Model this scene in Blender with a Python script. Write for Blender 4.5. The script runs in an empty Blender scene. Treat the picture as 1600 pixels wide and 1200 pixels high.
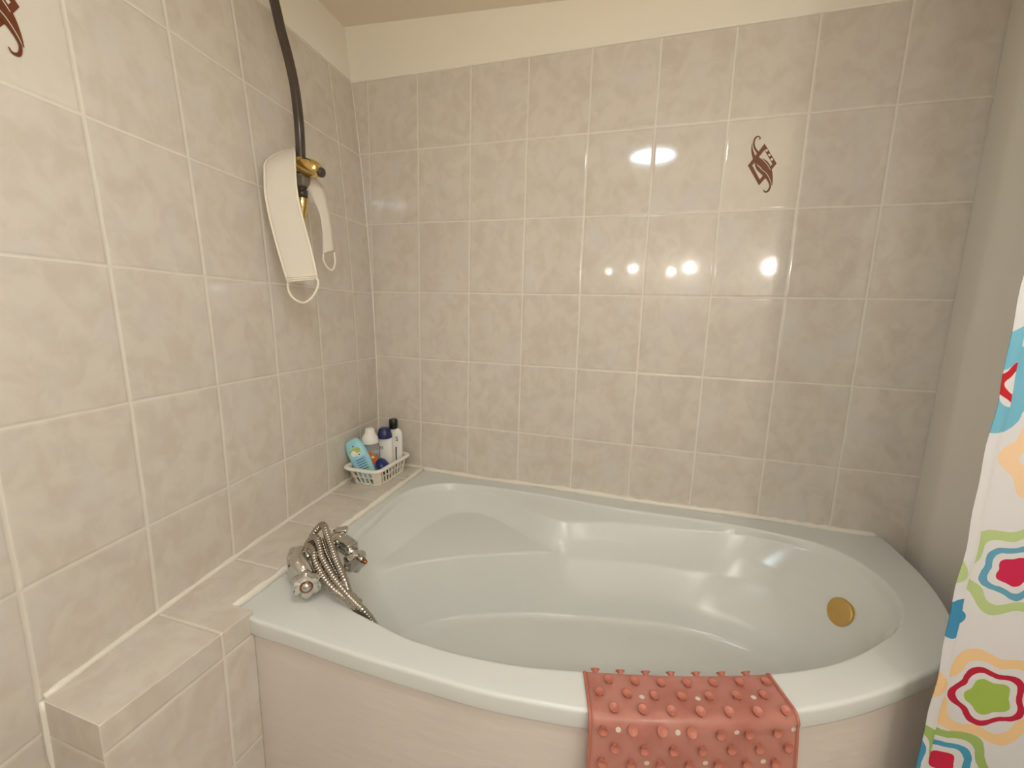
import bpy, bmesh, math, random
import numpy as np
from mathutils import Vector, Matrix
random.seed(7)
PI = math.pi
# One layout unit is one wall tile width (0.2 m).  x runs along the long tiled wall,
# y points away from the room into that wall, z is up; the floor lies at z = -8.85 units.
S, Z0 = 0.2, 8.85
def W(p): return Vector((p[0]*S, p[1]*S, (p[2]+Z0)*S))
SC = bpy.context.scene
COL = SC.collection
H = 1.24134                     # tile height / tile width

def srgb(r, g, b):
    f = lambda c: (c/255/12.92) if c <= 10 else (((c/255)+.055)/1.055)**2.4
    return (f(r), f(g), f(b), 1)

# ------------------------------------------------------------------ materials
def newmat(name):
    m = bpy.data.materials.new(name); m.use_nodes = True
    nt = m.node_tree; return m, nt, nt.nodes['Principled BSDF']
def setp(b, **k):
    for a, v in k.items():
        b.inputs[a.replace('_', ' ')].default_value = v
def simple(name, col, rough=.4, metal=0., coat=0., bump=None, vary=None, spec=.5, trans=0., sss=0.):
    m, nt, b = newmat(name)
    setp(b, Base_Color=col, Roughness=rough, Metallic=metal)
    b.inputs['Coat Weight'].default_value = coat
    b.inputs['Specular IOR Level'].default_value = spec
    b.inputs['Transmission Weight'].default_value = trans
    if sss:
        b.inputs['Subsurface Weight'].default_value = sss
        b.inputs['Subsurface Radius'].default_value = (.01, .005, .003)
    if bump or vary:
        tc = nt.nodes.new('ShaderNodeTexCoord')
    if vary:
        n = nt.nodes.new('ShaderNodeTexNoise'); n.inputs['Scale'].default_value = vary[0]; n.inputs['Detail'].default_value = 4
        r = nt.nodes.new('ShaderNodeMixRGB'); r.inputs[1].default_value = col; r.inputs[2].default_value = vary[1]
        nt.links.new(tc.outputs['Object'], n.inputs['Vector']); nt.links.new(n.outputs['Fac'], r.inputs[0])
        nt.links.new(r.outputs[0], b.inputs['Base Color'])
    if bump:
        n2 = nt.nodes.new('ShaderNodeTexNoise'); n2.inputs['Scale'].default_value = bump[0]; n2.inputs['Detail'].default_value = 3
        bp = nt.nodes.new('ShaderNodeBump'); bp.inputs['Strength'].default_value = bump[1]; bp.inputs['Distance'].default_value = bump[2]
        mp = nt.nodes.new('ShaderNodeMapping')
        if len(bump) > 3: mp.inputs['Scale'].default_value = bump[3]
        nt.links.new(tc.outputs['Object'], mp.inputs['Vector'])
        nt.links.new(mp.outputs[0], n2.inputs['Vector']); nt.links.new(n2.outputs['Fac'], bp.inputs['Height'])
        nt.links.new(bp.outputs[0], b.inputs['Normal'])
    return m

def math_n(nt, op, a, b=None, c=None):
    n = nt.nodes.new('ShaderNodeMath'); n.operation = op
    for i, v in enumerate((a, b, c)):
        if v is None: continue
        if isinstance(v, (int, float)): n.inputs[i].default_value = v
        else: nt.links.new(v, n.inputs[i])
    return n.outputs[0]
def smooth(nt, v, lo, hi):
    n = nt.nodes.new('ShaderNodeMapRange'); n.interpolation_type = 'SMOOTHSTEP'
    nt.links.new(v, n.inputs[0]); n.inputs[1].default_value = lo; n.inputs[2].default_value = hi
    return n.outputs[0]
def mixc(nt, f, a, b):
    n = nt.nodes.new('ShaderNodeMixRGB')
    for i, v in enumerate((f, a, b)):
        if isinstance(v, (int, float, tuple)): n.inputs[i].default_value = v
        else: nt.links.new(v, n.inputs[i])
    return n.outputs[0]

TILE_A, TILE_B, TILE_C = srgb(221, 212, 199), srgb(212, 201, 187), srgb(219, 213, 206)
GROUT = srgb(232, 225, 211)
def tile_material(name, plain=None, gu=.007, gv=.0045, rough=.07):
    """glazed wall tile: uv counts tiles along and up the wall"""
    m, nt, b = newmat(name)
    uv = nt.nodes.new('ShaderNodeUVMap')
    sep = nt.nodes.new('ShaderNodeSeparateXYZ'); nt.links.new(uv.outputs[0], sep.inputs[0])
    u, v = sep.outputs[0], sep.outputs[1]
    # hand-laid joints wander a little
    wob = nt.nodes.new('ShaderNodeTexNoise'); wob.inputs['Scale'].default_value = 2.3; wob.inputs['Detail'].default_value = 5
    nt.links.new(uv.outputs[0], wob.inputs['Vector'])
    wsep = nt.nodes.new('ShaderNodeSeparateColor'); nt.links.new(wob.outputs['Color'], wsep.inputs[0])
    uw = math_n(nt, 'ADD', u, math_n(nt, 'MULTIPLY', math_n(nt, 'SUBTRACT', wsep.outputs[0], .5), .018))
    vw = math_n(nt, 'ADD', v, math_n(nt, 'MULTIPLY', math_n(nt, 'SUBTRACT', wsep.outputs[1], .5), .014))
    du = math_n(nt, 'ABSOLUTE', math_n(nt, 'SUBTRACT', uw, math_n(nt, 'ROUND', uw)))
    dv = math_n(nt, 'MULTIPLY', math_n(nt, 'ABSOLUTE', math_n(nt, 'SUBTRACT', vw, math_n(nt, 'ROUND', vw))), H)
    gmask = math_n(nt, 'MAXIMUM', math_n(nt, 'SUBTRACT', 1., smooth(nt, du, gu, gu+.012)),
                   math_n(nt, 'SUBTRACT', 1., smooth(nt, dv, gv, gv+.012)))
    fu, fv = math_n(nt, 'FLOOR', u), math_n(nt, 'FLOOR', v)
    cmb = nt.nodes.new('ShaderNodeCombineXYZ'); nt.links.new(fu, cmb.inputs[0]); nt.links.new(fv, cmb.inputs[1])
    wn = nt.nodes.new('ShaderNodeTexWhiteNoise'); wn.noise_dimensions = '3D'; nt.links.new(cmb.outputs[0], wn.inputs[0])
    off = nt.nodes.new('ShaderNodeVectorMath'); off.operation = 'MULTIPLY_ADD'
    nt.links.new(wn.outputs['Color'], off.inputs[0]); off.inputs[1].default_value = (9, 9, 9); nt.links.new(uv.outputs[0], off.inputs[2])
    n1 = nt.nodes.new('ShaderNodeTexNoise'); n1.inputs['Scale'].default_value = 4.2; n1.inputs['Detail'].default_value = 6; n1.inputs['Roughness'].default_value = .55
    n1.inputs['Distortion'].default_value = .5
    nt.links.new(off.outputs[0], n1.inputs['Vector'])
    n2 = nt.nodes.new('ShaderNodeTexNoise'); n2.inputs['Scale'].default_value = 2.1; n2.inputs['Detail'].default_value = 3
    nt.links.new(off.outputs[0], n2.inputs['Vector'])
    c = mixc(nt, smooth(nt, n1.outputs['Fac'], .36, .66), TILE_A, TILE_B)
    c = mixc(nt, math_n(nt, 'MULTIPLY', smooth(nt, n2.outputs['Fac'], .5, .72), .75), c, TILE_C)
    c = mixc(nt, math_n(nt, 'MULTIPLY', wn.outputs['Value'], .08), c, srgb(203, 191, 174))
    if plain:                               # the decorated tile has a paler ground
        hit = math_n(nt, 'MULTIPLY', math_n(nt, 'COMPARE', fu, plain[0], .1), math_n(nt, 'COMPARE', fv, plain[1], .1))
        c = mixc(nt, math_n(nt, 'MULTIPLY', hit, .6), c, srgb(227, 219, 203))
    c = mixc(nt, math_n(nt, 'MULTIPLY', gmask, .8), c, GROUT)
    nt.links.new(c, b.inputs['Base Color'])
    nt.links.new(math_n(nt, 'ADD', rough, math_n(nt, 'MULTIPLY', gmask, .5)), b.inputs['Roughness'])
    b.inputs['Specular IOR Level'].default_value = .5
    # pillowed edges, sunk joints and a faint orange peel
    pil = math_n(nt, 'MULTIPLY', smooth(nt, du, 0., .035), smooth(nt, dv, 0., .035))
    op = nt.nodes.new('ShaderNodeTexNoise'); op.inputs['Scale'].default_value = 22; op.inputs['Detail'].default_value = 2
    nt.links.new(uv.outputs[0], op.inputs['Vector'])
    lw = nt.nodes.new('ShaderNodeTexNoise'); lw.inputs['Scale'].default_value = 2.6; lw.inputs['Detail'].default_value = 1
    nt.links.new(off.outputs[0], lw.inputs['Vector'])
    hgt = math_n(nt, 'ADD', pil, math_n(nt, 'ADD', math_n(nt, 'MULTIPLY', op.outputs['Fac'], .035), math_n(nt, 'MULTIPLY', lw.outputs['Fac'], .10)))
    bp = nt.nodes.new('ShaderNodeBump'); bp.inputs['Strength'].default_value = .8; bp.inputs['Distance'].default_value = .0011
    nt.links.new(hgt, bp.inputs['Height']); nt.links.new(bp.outputs[0], b.inputs['Normal'])
    return m

M = {}
M['tile_back'] = tile_material('tile_back', (6, -1))
M['tile_left'] = tile_material('tile_left', (-5, -1), gu=.011)
M['tile'] = tile_material('tile_ledge')
M['plaster'] = simple('plaster', srgb(245, 237, 221), .6, bump=(9, .25, .004))
M['ceiling'] = simple('ceiling_paint', srgb(240, 226, 206), .7, bump=(14, .2, .003))
M['white_wall'] = simple('white_wall', srgb(230, 224, 213), .5, bump=(7, .2, .004))
M['floor'] = simple('floor_tile', srgb(190, 184, 174), .3)
M['caulk'] = simple('silicone', srgb(240, 233, 219), .3, bump=(40, .5, .003))
M['brown'] = simple('brown_glaze', srgb(128, 70, 42), .15, vary=(30, srgb(98, 48, 26)))
M['acrylic'] = simple('tub_acrylic', srgb(221, 222, 217), .17, spec=.28)
M['panel'] = simple('panel_plaster', srgb(226, 216, 208), .32, bump=(6, .4, .006, (1, 1, 3.5)), vary=(3, srgb(221, 208, 198)))
M['brass'] = simple('brass', srgb(232, 200, 130), .18, metal=1.)
M['brass_dull'] = simple('brushed_brass', srgb(216, 180, 112), .42, metal=1.)
M['chrome'] = simple('chrome', srgb(205, 203, 198), .09, metal=1.)
M['chrome_dull'] = simple('worn_chrome', srgb(196, 190, 180), .2, metal=1., vary=(60, srgb(150, 142, 130)))
M['copper'] = simple('copper', srgb(160, 104, 74), .35, metal=1.)
M['dark'] = simple('dark_bronze', srgb(82, 72, 64), .18, vary=(14, srgb(58, 48, 40)))
M['black'] = simple('black_plastic', srgb(24, 22, 22), .3)
M['clamp'] = simple('grey_clamp', srgb(118, 106, 92), .4)
M['fabric'] = simple('cream_fabric', srgb(224, 214, 199), .85, bump=(420, .5, .001), spec=.2)
M['fabric_edge'] = simple('cream_cord', srgb(242, 233, 214), .85, spec=.2)
M['basket'] = simple('cream_plastic', srgb(244, 238, 222), .35)
M['white'] = simple('white_plastic', srgb(240, 236, 228), .3)
M['cyan'] = simple('cyan_plastic', srgb(158, 212, 226), .3)
M['navy'] = simple('navy_plastic', srgb(24, 34, 92), .35)
M['blue'] = simple('royal_blue_plastic', srgb(30, 48, 116), .3)
M['ink'] = simple('dark_print', srgb(48, 48, 62), .5)
M['orange'] = simple('orange_print', srgb(226, 122, 46), .5)
M['redprint'] = simple('red_print', srgb(204, 92, 72), .5)
M['tan'] = simple('tan_print', srgb(214, 170, 112), .5)
M['lime'] = simple('lime_print', srgb(180, 196, 84), .5)
M['green'] = simple('green_print', srgb(126, 196, 120), .5)
M['pale_blue'] = simple('pale_blue_print', srgb(150, 200, 222), .5)
M['text_blue'] = simple('blue_print', srgb(52, 92, 128), .5)
m, nt, b = newmat('clear_plastic'); setp(b, Base_Color=srgb(236, 238, 242), Roughness=.12)
b.inputs['Transmission Weight'].default_value = .75; b.inputs['IOR'].default_value = 1.15; M['clear'] = m

def mat_rubber():
    m, nt, b = newmat('salmon_rubber')
    setp(b, Base_Color=srgb(206, 122, 104), Roughness=.3)
    b.inputs['Subsurface Weight'].default_value = .25
    b.inputs['Subsurface Radius'].default_value = (.012, .004, .003)
    b.inputs['Coat Weight'].default_value = .25; b.inputs['Coat Roughness'].default_value = .15
    uv = nt.nodes.new('ShaderNodeUVMap')
    tc = nt.nodes.new('ShaderNodeTexCoord')
    n = nt.nodes.new('ShaderNodeTexNoise'); n.inputs['Scale'].default_value = 14; n.inputs['Detail'].default_value = 4
    nt.links.new(tc.outputs['Object'], n.inputs['Vector'])
    c = mixc(nt, smooth(nt, n.outputs['Fac'], .35, .7), srgb(222, 162, 147), srgb(208, 140, 124))
    nt.links.new(c, b.inputs['Base Color'])
    n2 = nt.nodes.new('ShaderNodeTexNoise'); n2.inputs['Scale'].default_value = 26
    nt.links.new(tc.outputs['Object'], n2.inputs['Vector'])
    bp = nt.nodes.new('ShaderNodeBump'); bp.inputs['Strength'].default_value = .35; bp.inputs['Distance'].default_value = .004
    nt.links.new(n2.outputs['Fac'], bp.inputs['Height']); nt.links.new(bp.outputs[0], b.inputs['Normal'])
    # small drain holes: pale colour painted in for the lit surface behind, uv in cup pitches
    sep = nt.nodes.new('ShaderNodeSeparateXYZ'); nt.links.new(uv.outputs[0], sep.inputs[0])
    row = math_n(nt, 'ROUND', math_n(nt, 'DIVIDE', math_n(nt, 'ADD', sep.outputs[1], .285), 1.24))
    dy = math_n(nt, 'SUBTRACT', sep.outputs[1], math_n(nt, 'SUBTRACT', math_n(nt, 'MULTIPLY', row, 1.24), .285))
    sh_ = math_n(nt, 'MULTIPLY', math_n(nt, 'FLOORED_MODULO', row, 2.), 1.)
    x_ = math_n(nt, 'DIVIDE', math_n(nt, 'SUBTRACT', math_n(nt, 'SUBTRACT', sep.outputs[0], .95), sh_), 2.)
    dx = math_n(nt, 'MULTIPLY', math_n(nt, 'SUBTRACT', x_, math_n(nt, 'ROUND', x_)), 2.)
    r = math_n(nt, 'SQRT', math_n(nt, 'ADD', math_n(nt, 'POWER', dx, 2.), math_n(nt, 'POWER', dy, 2.)))
    hole = math_n(nt, 'LESS_THAN', r, .09)
    tr = nt.nodes.new('ShaderNodeBsdfTransparent')
    trl = nt.nodes.new('ShaderNodeBsdfTranslucent'); nt.links.new(c, trl.inputs[0])
    mx0 = nt.nodes.new('ShaderNodeMixShader'); mx0.inputs[0].default_value = .2
    nt.links.new(b.outputs[0], mx0.inputs[1]); nt.links.new(trl.outputs[0], mx0.inputs[2])
    tint = nt.nodes.new('ShaderNodeBsdfTransparent'); tint.inputs[0].default_value = (.95, .68, .60, 1)
    mx1 = nt.nodes.new('ShaderNodeMixShader'); mx1.inputs[0].default_value = .28
    nt.links.new(mx0.outputs[0], mx1.inputs[1]); nt.links.new(tint.outputs[0], mx1.inputs[2])
    pale = nt.nodes.new('ShaderNodeBsdfDiffuse'); pale.inputs[0].default_value = srgb(240, 226, 216)
    hm_ = nt.nodes.new('ShaderNodeMixShader'); hm_.inputs[0].default_value = .7
    nt.links.new(tr.outputs[0], hm_.inputs[1]); nt.links.new(pale.outputs[0], hm_.inputs[2])
    mx = nt.nodes.new('ShaderNodeMixShader'); nt.links.new(hole, mx.inputs[0])
    nt.links.new(mx1.outputs[0], mx.inputs[1]); nt.links.new(hm_.outputs[0], mx.inputs[2])
    nt.links.new(mx.outputs[0], nt.nodes['Material Output'].inputs[0])
    return m
M['rubber'] = mat_rubber()
M['cup'] = simple('salmon_cup', srgb(188, 116, 98), .4, sss=.2)

def curtain_material(flowers):
    """white cloth printed with lobed rings; uv in layout units on the cloth"""
    m, nt, b = newmat('printed_curtain')
    setp(b, Roughness=.75); b.inputs['Specular IOR Level'].default_value = .2
    uv = nt.nodes.new('ShaderNodeUVMap')
    wob = nt.nodes.new('ShaderNodeTexNoise'); wob.inputs['Scale'].default_value = 7
    nt.links.new(uv.outputs[0], wob.inputs['Vector'])
    sep = nt.nodes.new('ShaderNodeSeparateXYZ'); nt.links.new(uv.outputs[0], sep.inputs[0])
    wb = math_n(nt, 'MULTIPLY', math_n(nt, 'SUBTRACT', wob.outputs['Fac'], .5), .035)
    col = srgb(222, 220, 220)
    for (cx, cz, rad, lobes, phase, c1, c2, c3, shape) in flowers:
        dx = math_n(nt, 'SUBTRACT', sep.outputs[0], cx); dz = math_n(nt, 'SUBTRACT', sep.outputs[1], cz)
        r = math_n(nt, 'ADD', math_n(nt, 'SQRT', math_n(nt, 'ADD', math_n(nt, 'POWER', dx, 2.), math_n(nt, 'POWER', dz, 2.))), wb)
        a = math_n(nt, 'ARCTAN2', dz, dx)
        lob = math_n(nt, 'ADD', 1., math_n(nt, 'MULTIPLY', math_n(nt, 'SINE', math_n(nt, 'ADD', math_n(nt, 'MULTIPLY', a, float(lobes)), phase)), .1))
        q = math_n(nt, 'DIVIDE', r, math_n(nt, 'MULTIPLY', lob, rad))
        lob2 = math_n(nt, 'ADD', 1., math_n(nt, 'MULTIPLY', math_n(nt, 'SINE', math_n(nt, 'ADD', math_n(nt, 'MULTIPLY', a, float(lobes-1)), phase+1.7)), .1))
        q2 = math_n(nt, 'DIVIDE', r, math_n(nt, 'MULTIPLY', lob2, rad))
        for (qq, lo, hi, cc) in ((q, shape[0], 1., c1), (q2, shape[1], shape[2], c2), (q2, -1., shape[3], c3)):
            msk = math_n(nt, 'MULTIPLY', math_n(nt, 'GREATER_THAN', qq, lo), math_n(nt, 'LESS_THAN', qq, hi))
            col = mixc(nt, msk, col, cc)
    nt.links.new(col, b.inputs['Base Color'])
    wv = nt.nodes.new('ShaderNodeTexNoise'); wv.inputs['Scale'].default_value = 160
    nt.links.new(uv.outputs[0], wv.inputs['Vector'])
    bp = nt.nodes.new('ShaderNodeBump'); bp.inputs['Strength'].default_value = .25; bp.inputs['Distance'].default_value = .0006
    nt.links.new(wv.outputs['Fac'], bp.inputs['Height']); nt.links.new(bp.outputs[0], b.inputs['Normal'])
    trl = nt.nodes.new('ShaderNodeBsdfTranslucent'); nt.links.new(col, trl.inputs[0])
    mx = nt.nodes.new('ShaderNodeMixShader'); mx.inputs[0].default_value = .15
    nt.links.new(b.outputs[0], mx.inputs[1]); nt.links.new(trl.outputs[0], mx.inputs[2])
    nt.links.new(mx.outputs[0], nt.nodes['Material Output'].inputs[0])
    return m

# ------------------------------------------------------------------ building helpers
def tag(o, label=None, cat=None, group=None, kind=None):
    if label: o['label'] = label
    if cat: o['category'] = cat
    if group: o['group'] = group
    if kind: o['kind'] = kind
    return o
def thing(name, label, cat, loc, group=None):
    o = bpy.data.objects.new(name, None); COL.objects.link(o); o.empty_display_size = .03
    o.location = W(loc); o['org'] = list(W(loc)); return tag(o, label, cat, group)
def origin(o):
    while o is not None and 'org' not in o: o = o.parent
    return Vector(o['org']) if o is not None else Vector((0, 0, 0))
class MB:
    """collects shapes given in layout units"""
    def __init__(s): s.v, s.f, s.uv, s.mi = [], [], [], []
    def add(s, v, f, uv=None, mi=0):
        n = len(s.v); s.v += [tuple(map(float, p)) for p in v]
        s.f += [tuple(i+n for i in q) for q in f]; s.mi += [mi]*len(f)
        s.uv += list(uv) if uv is not None else [(0, 0)]*len(v)
    def grid(s, P, uv=None, closed_u=False, closed_v=False, mi=0, flip=False):
        """P[i][j] rows of points"""
        ni, nj = len(P), len(P[0]); v = [p for r in P for p in r]
        f = []
        for i in range(ni if closed_u else ni-1):
            for j in range(nj if closed_v else nj-1):
                q = (i*nj+j, ((i+1) % ni)*nj+j, ((i+1) % ni)*nj+(j+1) % nj, i*nj+(j+1) % nj)
                f.append(q[::-1] if flip else q)
        s.add(v, f, [t for r in uv for t in r] if uv is not None else None, mi)
    def tube(s, pts, rad, n=12, caps=True, mi=0):
        pts = [Vector(p) for p in pts]; k = len(pts)
        if not isinstance(rad, (list, tuple)): rad = [rad]*k
        t = [(pts[min(i+1, k-1)]-pts[max(i-1, 0)]).normalized() for i in range(k)]
        up = Vector((0, 0, 1)) if abs(t[0].z) < .9 else Vector((1, 0, 0))
        nrm = (up-t[0]*up.dot(t[0])).normalized(); P = []
        for i in range(k):
            nrm = (nrm-t[i]*nrm.dot(t[i])).normalized(); bi = t[i].cross(nrm)
            P.append([pts[i]+(nrm*math.cos(a)+bi*math.sin(a))*rad[i] for a in [2*PI*j/n for j in range(n)]])
        base = len(s.v); s.grid(P, closed_v=True, mi=mi, flip=True)
        if caps:
            s.f.append(tuple(base+j for j in range(n))[::-1][::-1]); s.mi.append(mi)
            s.f.append(tuple(base+(k-1)*n+j for j in range(n))[::-1]); s.mi.append(mi)
    def lathe(s, origin_, axis, prof, n=32, mi=0, shape=None):
        """prof: (distance along the axis, radius); shape(angle) scales the radius"""
        o, ax = Vector(origin_), Vector(axis).normalized()
        up = Vector((0, 0, 1)) if abs(ax.z) < .9 else Vector((1, 0, 0))
        e1 = (up-ax*up.dot(ax)).normalized(); e2 = ax.cross(e1)
        P = []
        for (d, r) in prof:
            P.append([o+ax*d+(e1*math.cos(a)+e2*math.sin(a))*r*(shape(a) if shape else 1) for a in [2*PI*j/n for j in range(n)]])
        s.grid(P, closed_v=True, mi=mi, flip=True)
    def box(s, c, sx, sy, sz, bev=.0, rot=None, mi=0):
        bm = bmesh.new(); bmesh.ops.create_cube(bm, size=1)
        for v in bm.verts: v.co = Vector((v.co.x*sx, v.co.y*sy, v.co.z*sz))
        if bev: bmesh.ops.bevel(bm, geom=bm.edges[:], offset=bev, segments=3, affect='EDGES', profile=.6)
        R = rot if rot is not None else Matrix.Identity(3)
        bm.verts.index_update(); v = [Vector(c)+R @ q.co for q in bm.verts]
        s.add(v, [tuple(x.index for x in f.verts) for f in bm.faces], mi=mi); bm.free()
    def build(s, name, mats, parent=None, smooth=True, angle=None, fix=True):
        me = bpy.data.meshes.new(name); o0 = origin(parent)
        me.from_pydata([tuple(W(p)-o0) for p in s.v], [], s.f); me.update()
        ul = me.uv_layers.new(name='UVMap')
        lv = np.zeros(len(me.loops), dtype=np.int32); me.loops.foreach_get('vertex_index', lv)
        ul.data.foreach_set('uv', np.array(s.uv, dtype=np.float32)[lv].ravel())
        for m_ in (mats if isinstance(mats, (list, tuple)) else [mats]): me.materials.append(m_)
        me.polygons.foreach_set('material_index', np.array(s.mi, dtype=np.int32))
        if fix:
            bm = bmesh.new(); bm.from_mesh(me); bmesh.ops.recalc_face_normals(bm, faces=bm.faces[:]); bm.to_mesh(me); bm.free()
        me.polygons.foreach_set('use_smooth', [smooth]*len(me.polygons))
        if smooth and angle: me.set_sharp_from_angle(angle=math.radians(angle))
        o = bpy.data.objects.new(name, me); COL.objects.link(o)
        if parent: o.parent = parent
        return o
def catmull(pts, n, closed=False):
    P = [np.array(p, float) for p in pts]; k = len(P); out = []
    seg = k if closed else k-1
    for i in range(seg):
        p0 = P[(i-1) % k] if closed or i > 0 else 2*P[0]-P[1]
        p1, p2 = P[i % k], P[(i+1) % k]
        p3 = P[(i+2) % k] if closed or i+2 < k else 2*P[-1]-P[-2]
        # centripetal knots keep the curve from looping
        d = lambda a, c: max(np.linalg.norm(c-a)**.5, 1e-6)
        t0 = 0; t1 = t0+d(p0, p1); t2 = t1+d(p1, p2); t3 = t2+d(p2, p3)
        for j in range(n):
            t = t1+(t2-t1)*j/n
            a1 = (t1-t)/(t1-t0)*p0+(t-t0)/(t1-t0)*p1; a2 = (t2-t)/(t2-t1)*p1+(t-t1)/(t2-t1)*p2; a3 = (t3-t)/(t3-t2)*p2+(t-t2)/(t3-t2)*p3
            b1 = (t2-t)/(t2-t0)*a1+(t-t0)/(t2-t0)*a2; b2 = (t3-t)/(t3-t1)*a2+(t-t1)/(t3-t1)*a3
            out.append((t2-t)/(t2-t1)*b1+(t-t1)/(t2-t1)*b2)
    if not closed: out.append(P[-1])
    return out
def interp(x, xs, ys): return float(np.interp(x, xs, ys))
def ss(a, lo, hi):
    t = min(1, max(0, (a-lo)/(hi-lo))); return t*t*(3-2*t)

# ------------------------------------------------------------------ the setting
# the left wall is an old one: it leans and bows a little
LA, LB, LC, LD, LE, LG = -.21177, -.09861, -.05496, .00119, .01195, -.01027
def lwx(y, z):
    f = lambda y, z: LA+LB*z+LC*y+LD*y*z+LE*y*y+LG*z*z
    zc = max(-6.2, min(1.3, z)); yc = max(-6.4, y); x = f(yc, zc)
    if z < zc: x += (LB+LD*yc+2*LG*zc)*(z-zc)*.5
    if z > zc: x += (LB+LD*yc+2*LG*zc)*(z-zc)
    if y < yc: x += (LC+LD*zc+2*LE*yc)*(y-yc)
    return x
YR = -9.6                                         # rear wall, behind the viewer
def lin(a, b, n): return [a+(b-a)*i/(n-1) for i in range(n)]
TOP_B, TOP_L = 1.203, 1.238
def ceil_z(x, y): return 2.11-.055*(x+.33)
# motif printed on a decor tile (fractions of a tile: across, down)
def motif(place, mb, mi, mi2):
    def tf(x, y): return (-.07+1.054*x/1200+.112*y/1200+.02*x*y/1.44e6, .007+.079*x/1200+.919*y/1200-.041*x*y/1.44e6)
    layer = [0]
    def poly(pts, k=mi, lift=0.):
        q = [place(*tf(*p), .004+lift) for p in pts]; mb.add(q, [tuple(range(len(q)))], mi=k)
    def stroke(pts, k=mi, lift=0.):
        c = catmull(pts, 8); L, R = [], []
        for i, p in enumerate(c):
            d = c[min(i+1, len(c)-1)]-c[max(i-1, 0)]; n = np.array((-d[1], d[0])); n /= max(np.linalg.norm(n), 1e-6)
            L.append((p[0]+n[0]*p[2]/2, p[1]+n[1]*p[2]/2)); R.append((p[0]-n[0]*p[2]/2, p[1]-n[1]*p[2]/2))
        P = [[place(*tf(*a), .004+lift), place(*tf(*b_), .004+lift)] for a, b_ in zip(L, R)]
        mb.grid(P, mi=k)
    o = [(610, 312), (783, 598), (530, 915), (368, 628)]; i = [(608, 405), (722, 605), (540, 828), (432, 626)]
    poly([o[0], o[1], i[1], i[0]]); poly([o[2], o[3], i[3], i[2]]); poly([o[3], o[0], i[0], i[3]])
    poly([o[1], (700, 702), (652, 690), i[1]]); poly([(640, 790), o[2], i[2], (590, 768)])
    stroke([(532, 258, 10), (548, 236, 16), (522, 210, 18), (482, 228, 22), (456, 290, 24), (462, 370, 34), (510, 445, 44)], lift=.002)
    stroke([(428, 312, 6), (428, 400, 24), (452, 490, 44), (480, 560, 60)], lift=.002)
    stroke([(450, 500, 40), (520, 555, 100), (610, 620, 130), (670, 720, 100), (705, 820, 44), (716, 918, 8)], lift=.003)
    stroke([(470, 570, 16), (505, 660, 44), (600, 740, 70), (665, 830, 44), (690, 920, 26), (655, 1000, 26), (612, 1010, 20), (596, 978, 10)], lift=.004)
    stroke([(530, 505, 8), (600, 560, 9), (660, 630, 9), (692, 690, 7)], mi2, .006)
    stroke([(500, 610, 8), (560, 680, 9), (640, 750, 9), (688, 840, 8), (706, 905, 6)], mi2, .006)
    stroke([(432, 312, 6), (452, 390, 8), (492, 452, 7)], mi2, .006)
    for (cx, cy) in ((638, 412), (678, 478), (712, 540)):
        poly([(cx+19*math.cos(a), cy+19*math.sin(a)) for a in [2*PI*k/14 for k in range(14)]], mi2, .006)
M['motif_gap'] = simple('decor_ground', srgb(227, 219, 203), .15)

# back wall: tiles below, plain plaster band above
w = MB()
xs = lin(-.9, 9.2, 30); zs = lin(-Z0, TOP_B, 20)
w.grid([[(x, 0, z) for z in zs] for x in xs], [[(x, z/H) for z in zs] for x in xs])
zs = [TOP_B-.004, TOP_B, TOP_B+.02, 2.4]; yo = [0, -.02, -.03, -.03]
w.grid([[(x, yo[j], z) for j, z in enumerate(zs)] for x in xs], mi=1)
motif(lambda fx, fz, lift: (6+fx, -lift, -fz*H), w, 2, 3)
tag(w.build('wall_back', [M['tile_back'], M['plaster'], M['brown'], M['motif_gap']], smooth=False), kind='structure',
    label='long beige tiled wall behind the bathtub with one brown ornament tile')
# left wall
w = MB()
YO, SZ, S1 = .64484, -.02705, -.0097
ys = lin(.15, YR, 60); n_z = 44
def uvl(y, z): return (y+YO, (z-SZ-S1*y)/H)
zs = lin(-Z0, TOP_L, n_z)
w.grid([[(lwx(y, z), y, z) for z in zs] for y in ys], [[uvl(y, z) for z in zs] for y in ys])
zz = [TOP_L-.004, TOP_L, TOP_L+.02, 1.6, 2.6]; xo = [0, .02, .03, .03, .03]
w.grid([[(lwx(y, z)+xo[j], y, z) for j, z in enumerate(zz)] for y in ys], mi=1)
def lplace(fx, fz, lift):
    y = -YO-5+fx; z = -fz*H+SZ+S1*y; return (lwx(y, z)+lift, y, z)
motif(lplace, w, 2, 3)
tag(w.build('wall_left', [M['tile_left'], M['plaster'], M['brown'], M['motif_gap']], smooth=True, angle=35), kind='structure',
    label='beige tiled wall on the left carrying the shower rail')
# right wall: smooth plaster, with a soft bend close to the corner
w = MB()
pl = [(8.985, .1), (8.985, -.2), (8.985, -.36), (8.992, -.41), (9.01, -.46), (9.05, -.56), (9.24, -1.2), (9.45, -2.5), (9.45, YR)]
zs = lin(-Z0, 2.6, 12)
w.grid([[(x, y, z) for z in zs] for x, y in pl])
tag(w.build('wall_right', M['white_wall'], smooth=True), kind='structure', label='smooth cream plastered wall at the right end of the bathtub')
w = MB(); w.grid([[(x, YR, z) for z in (-Z0, 2.6)] for x in (-.9, 9.6)])
tag(w.build('wall_rear', M['white_wall'], smooth=False), kind='structure')
w = MB(); w.grid([[(x, y, -Z0) for y in (YR, .2)] for x in (-.9, 9.6)])
tag(w.build('floor', M['floor'], smooth=False), kind='structure')
w = MB(); xs = lin(-1., 9.6, 12); w.grid([[(x, y, ceil_z(x, y)) for y in (YR, .2)] for x in xs])
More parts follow.
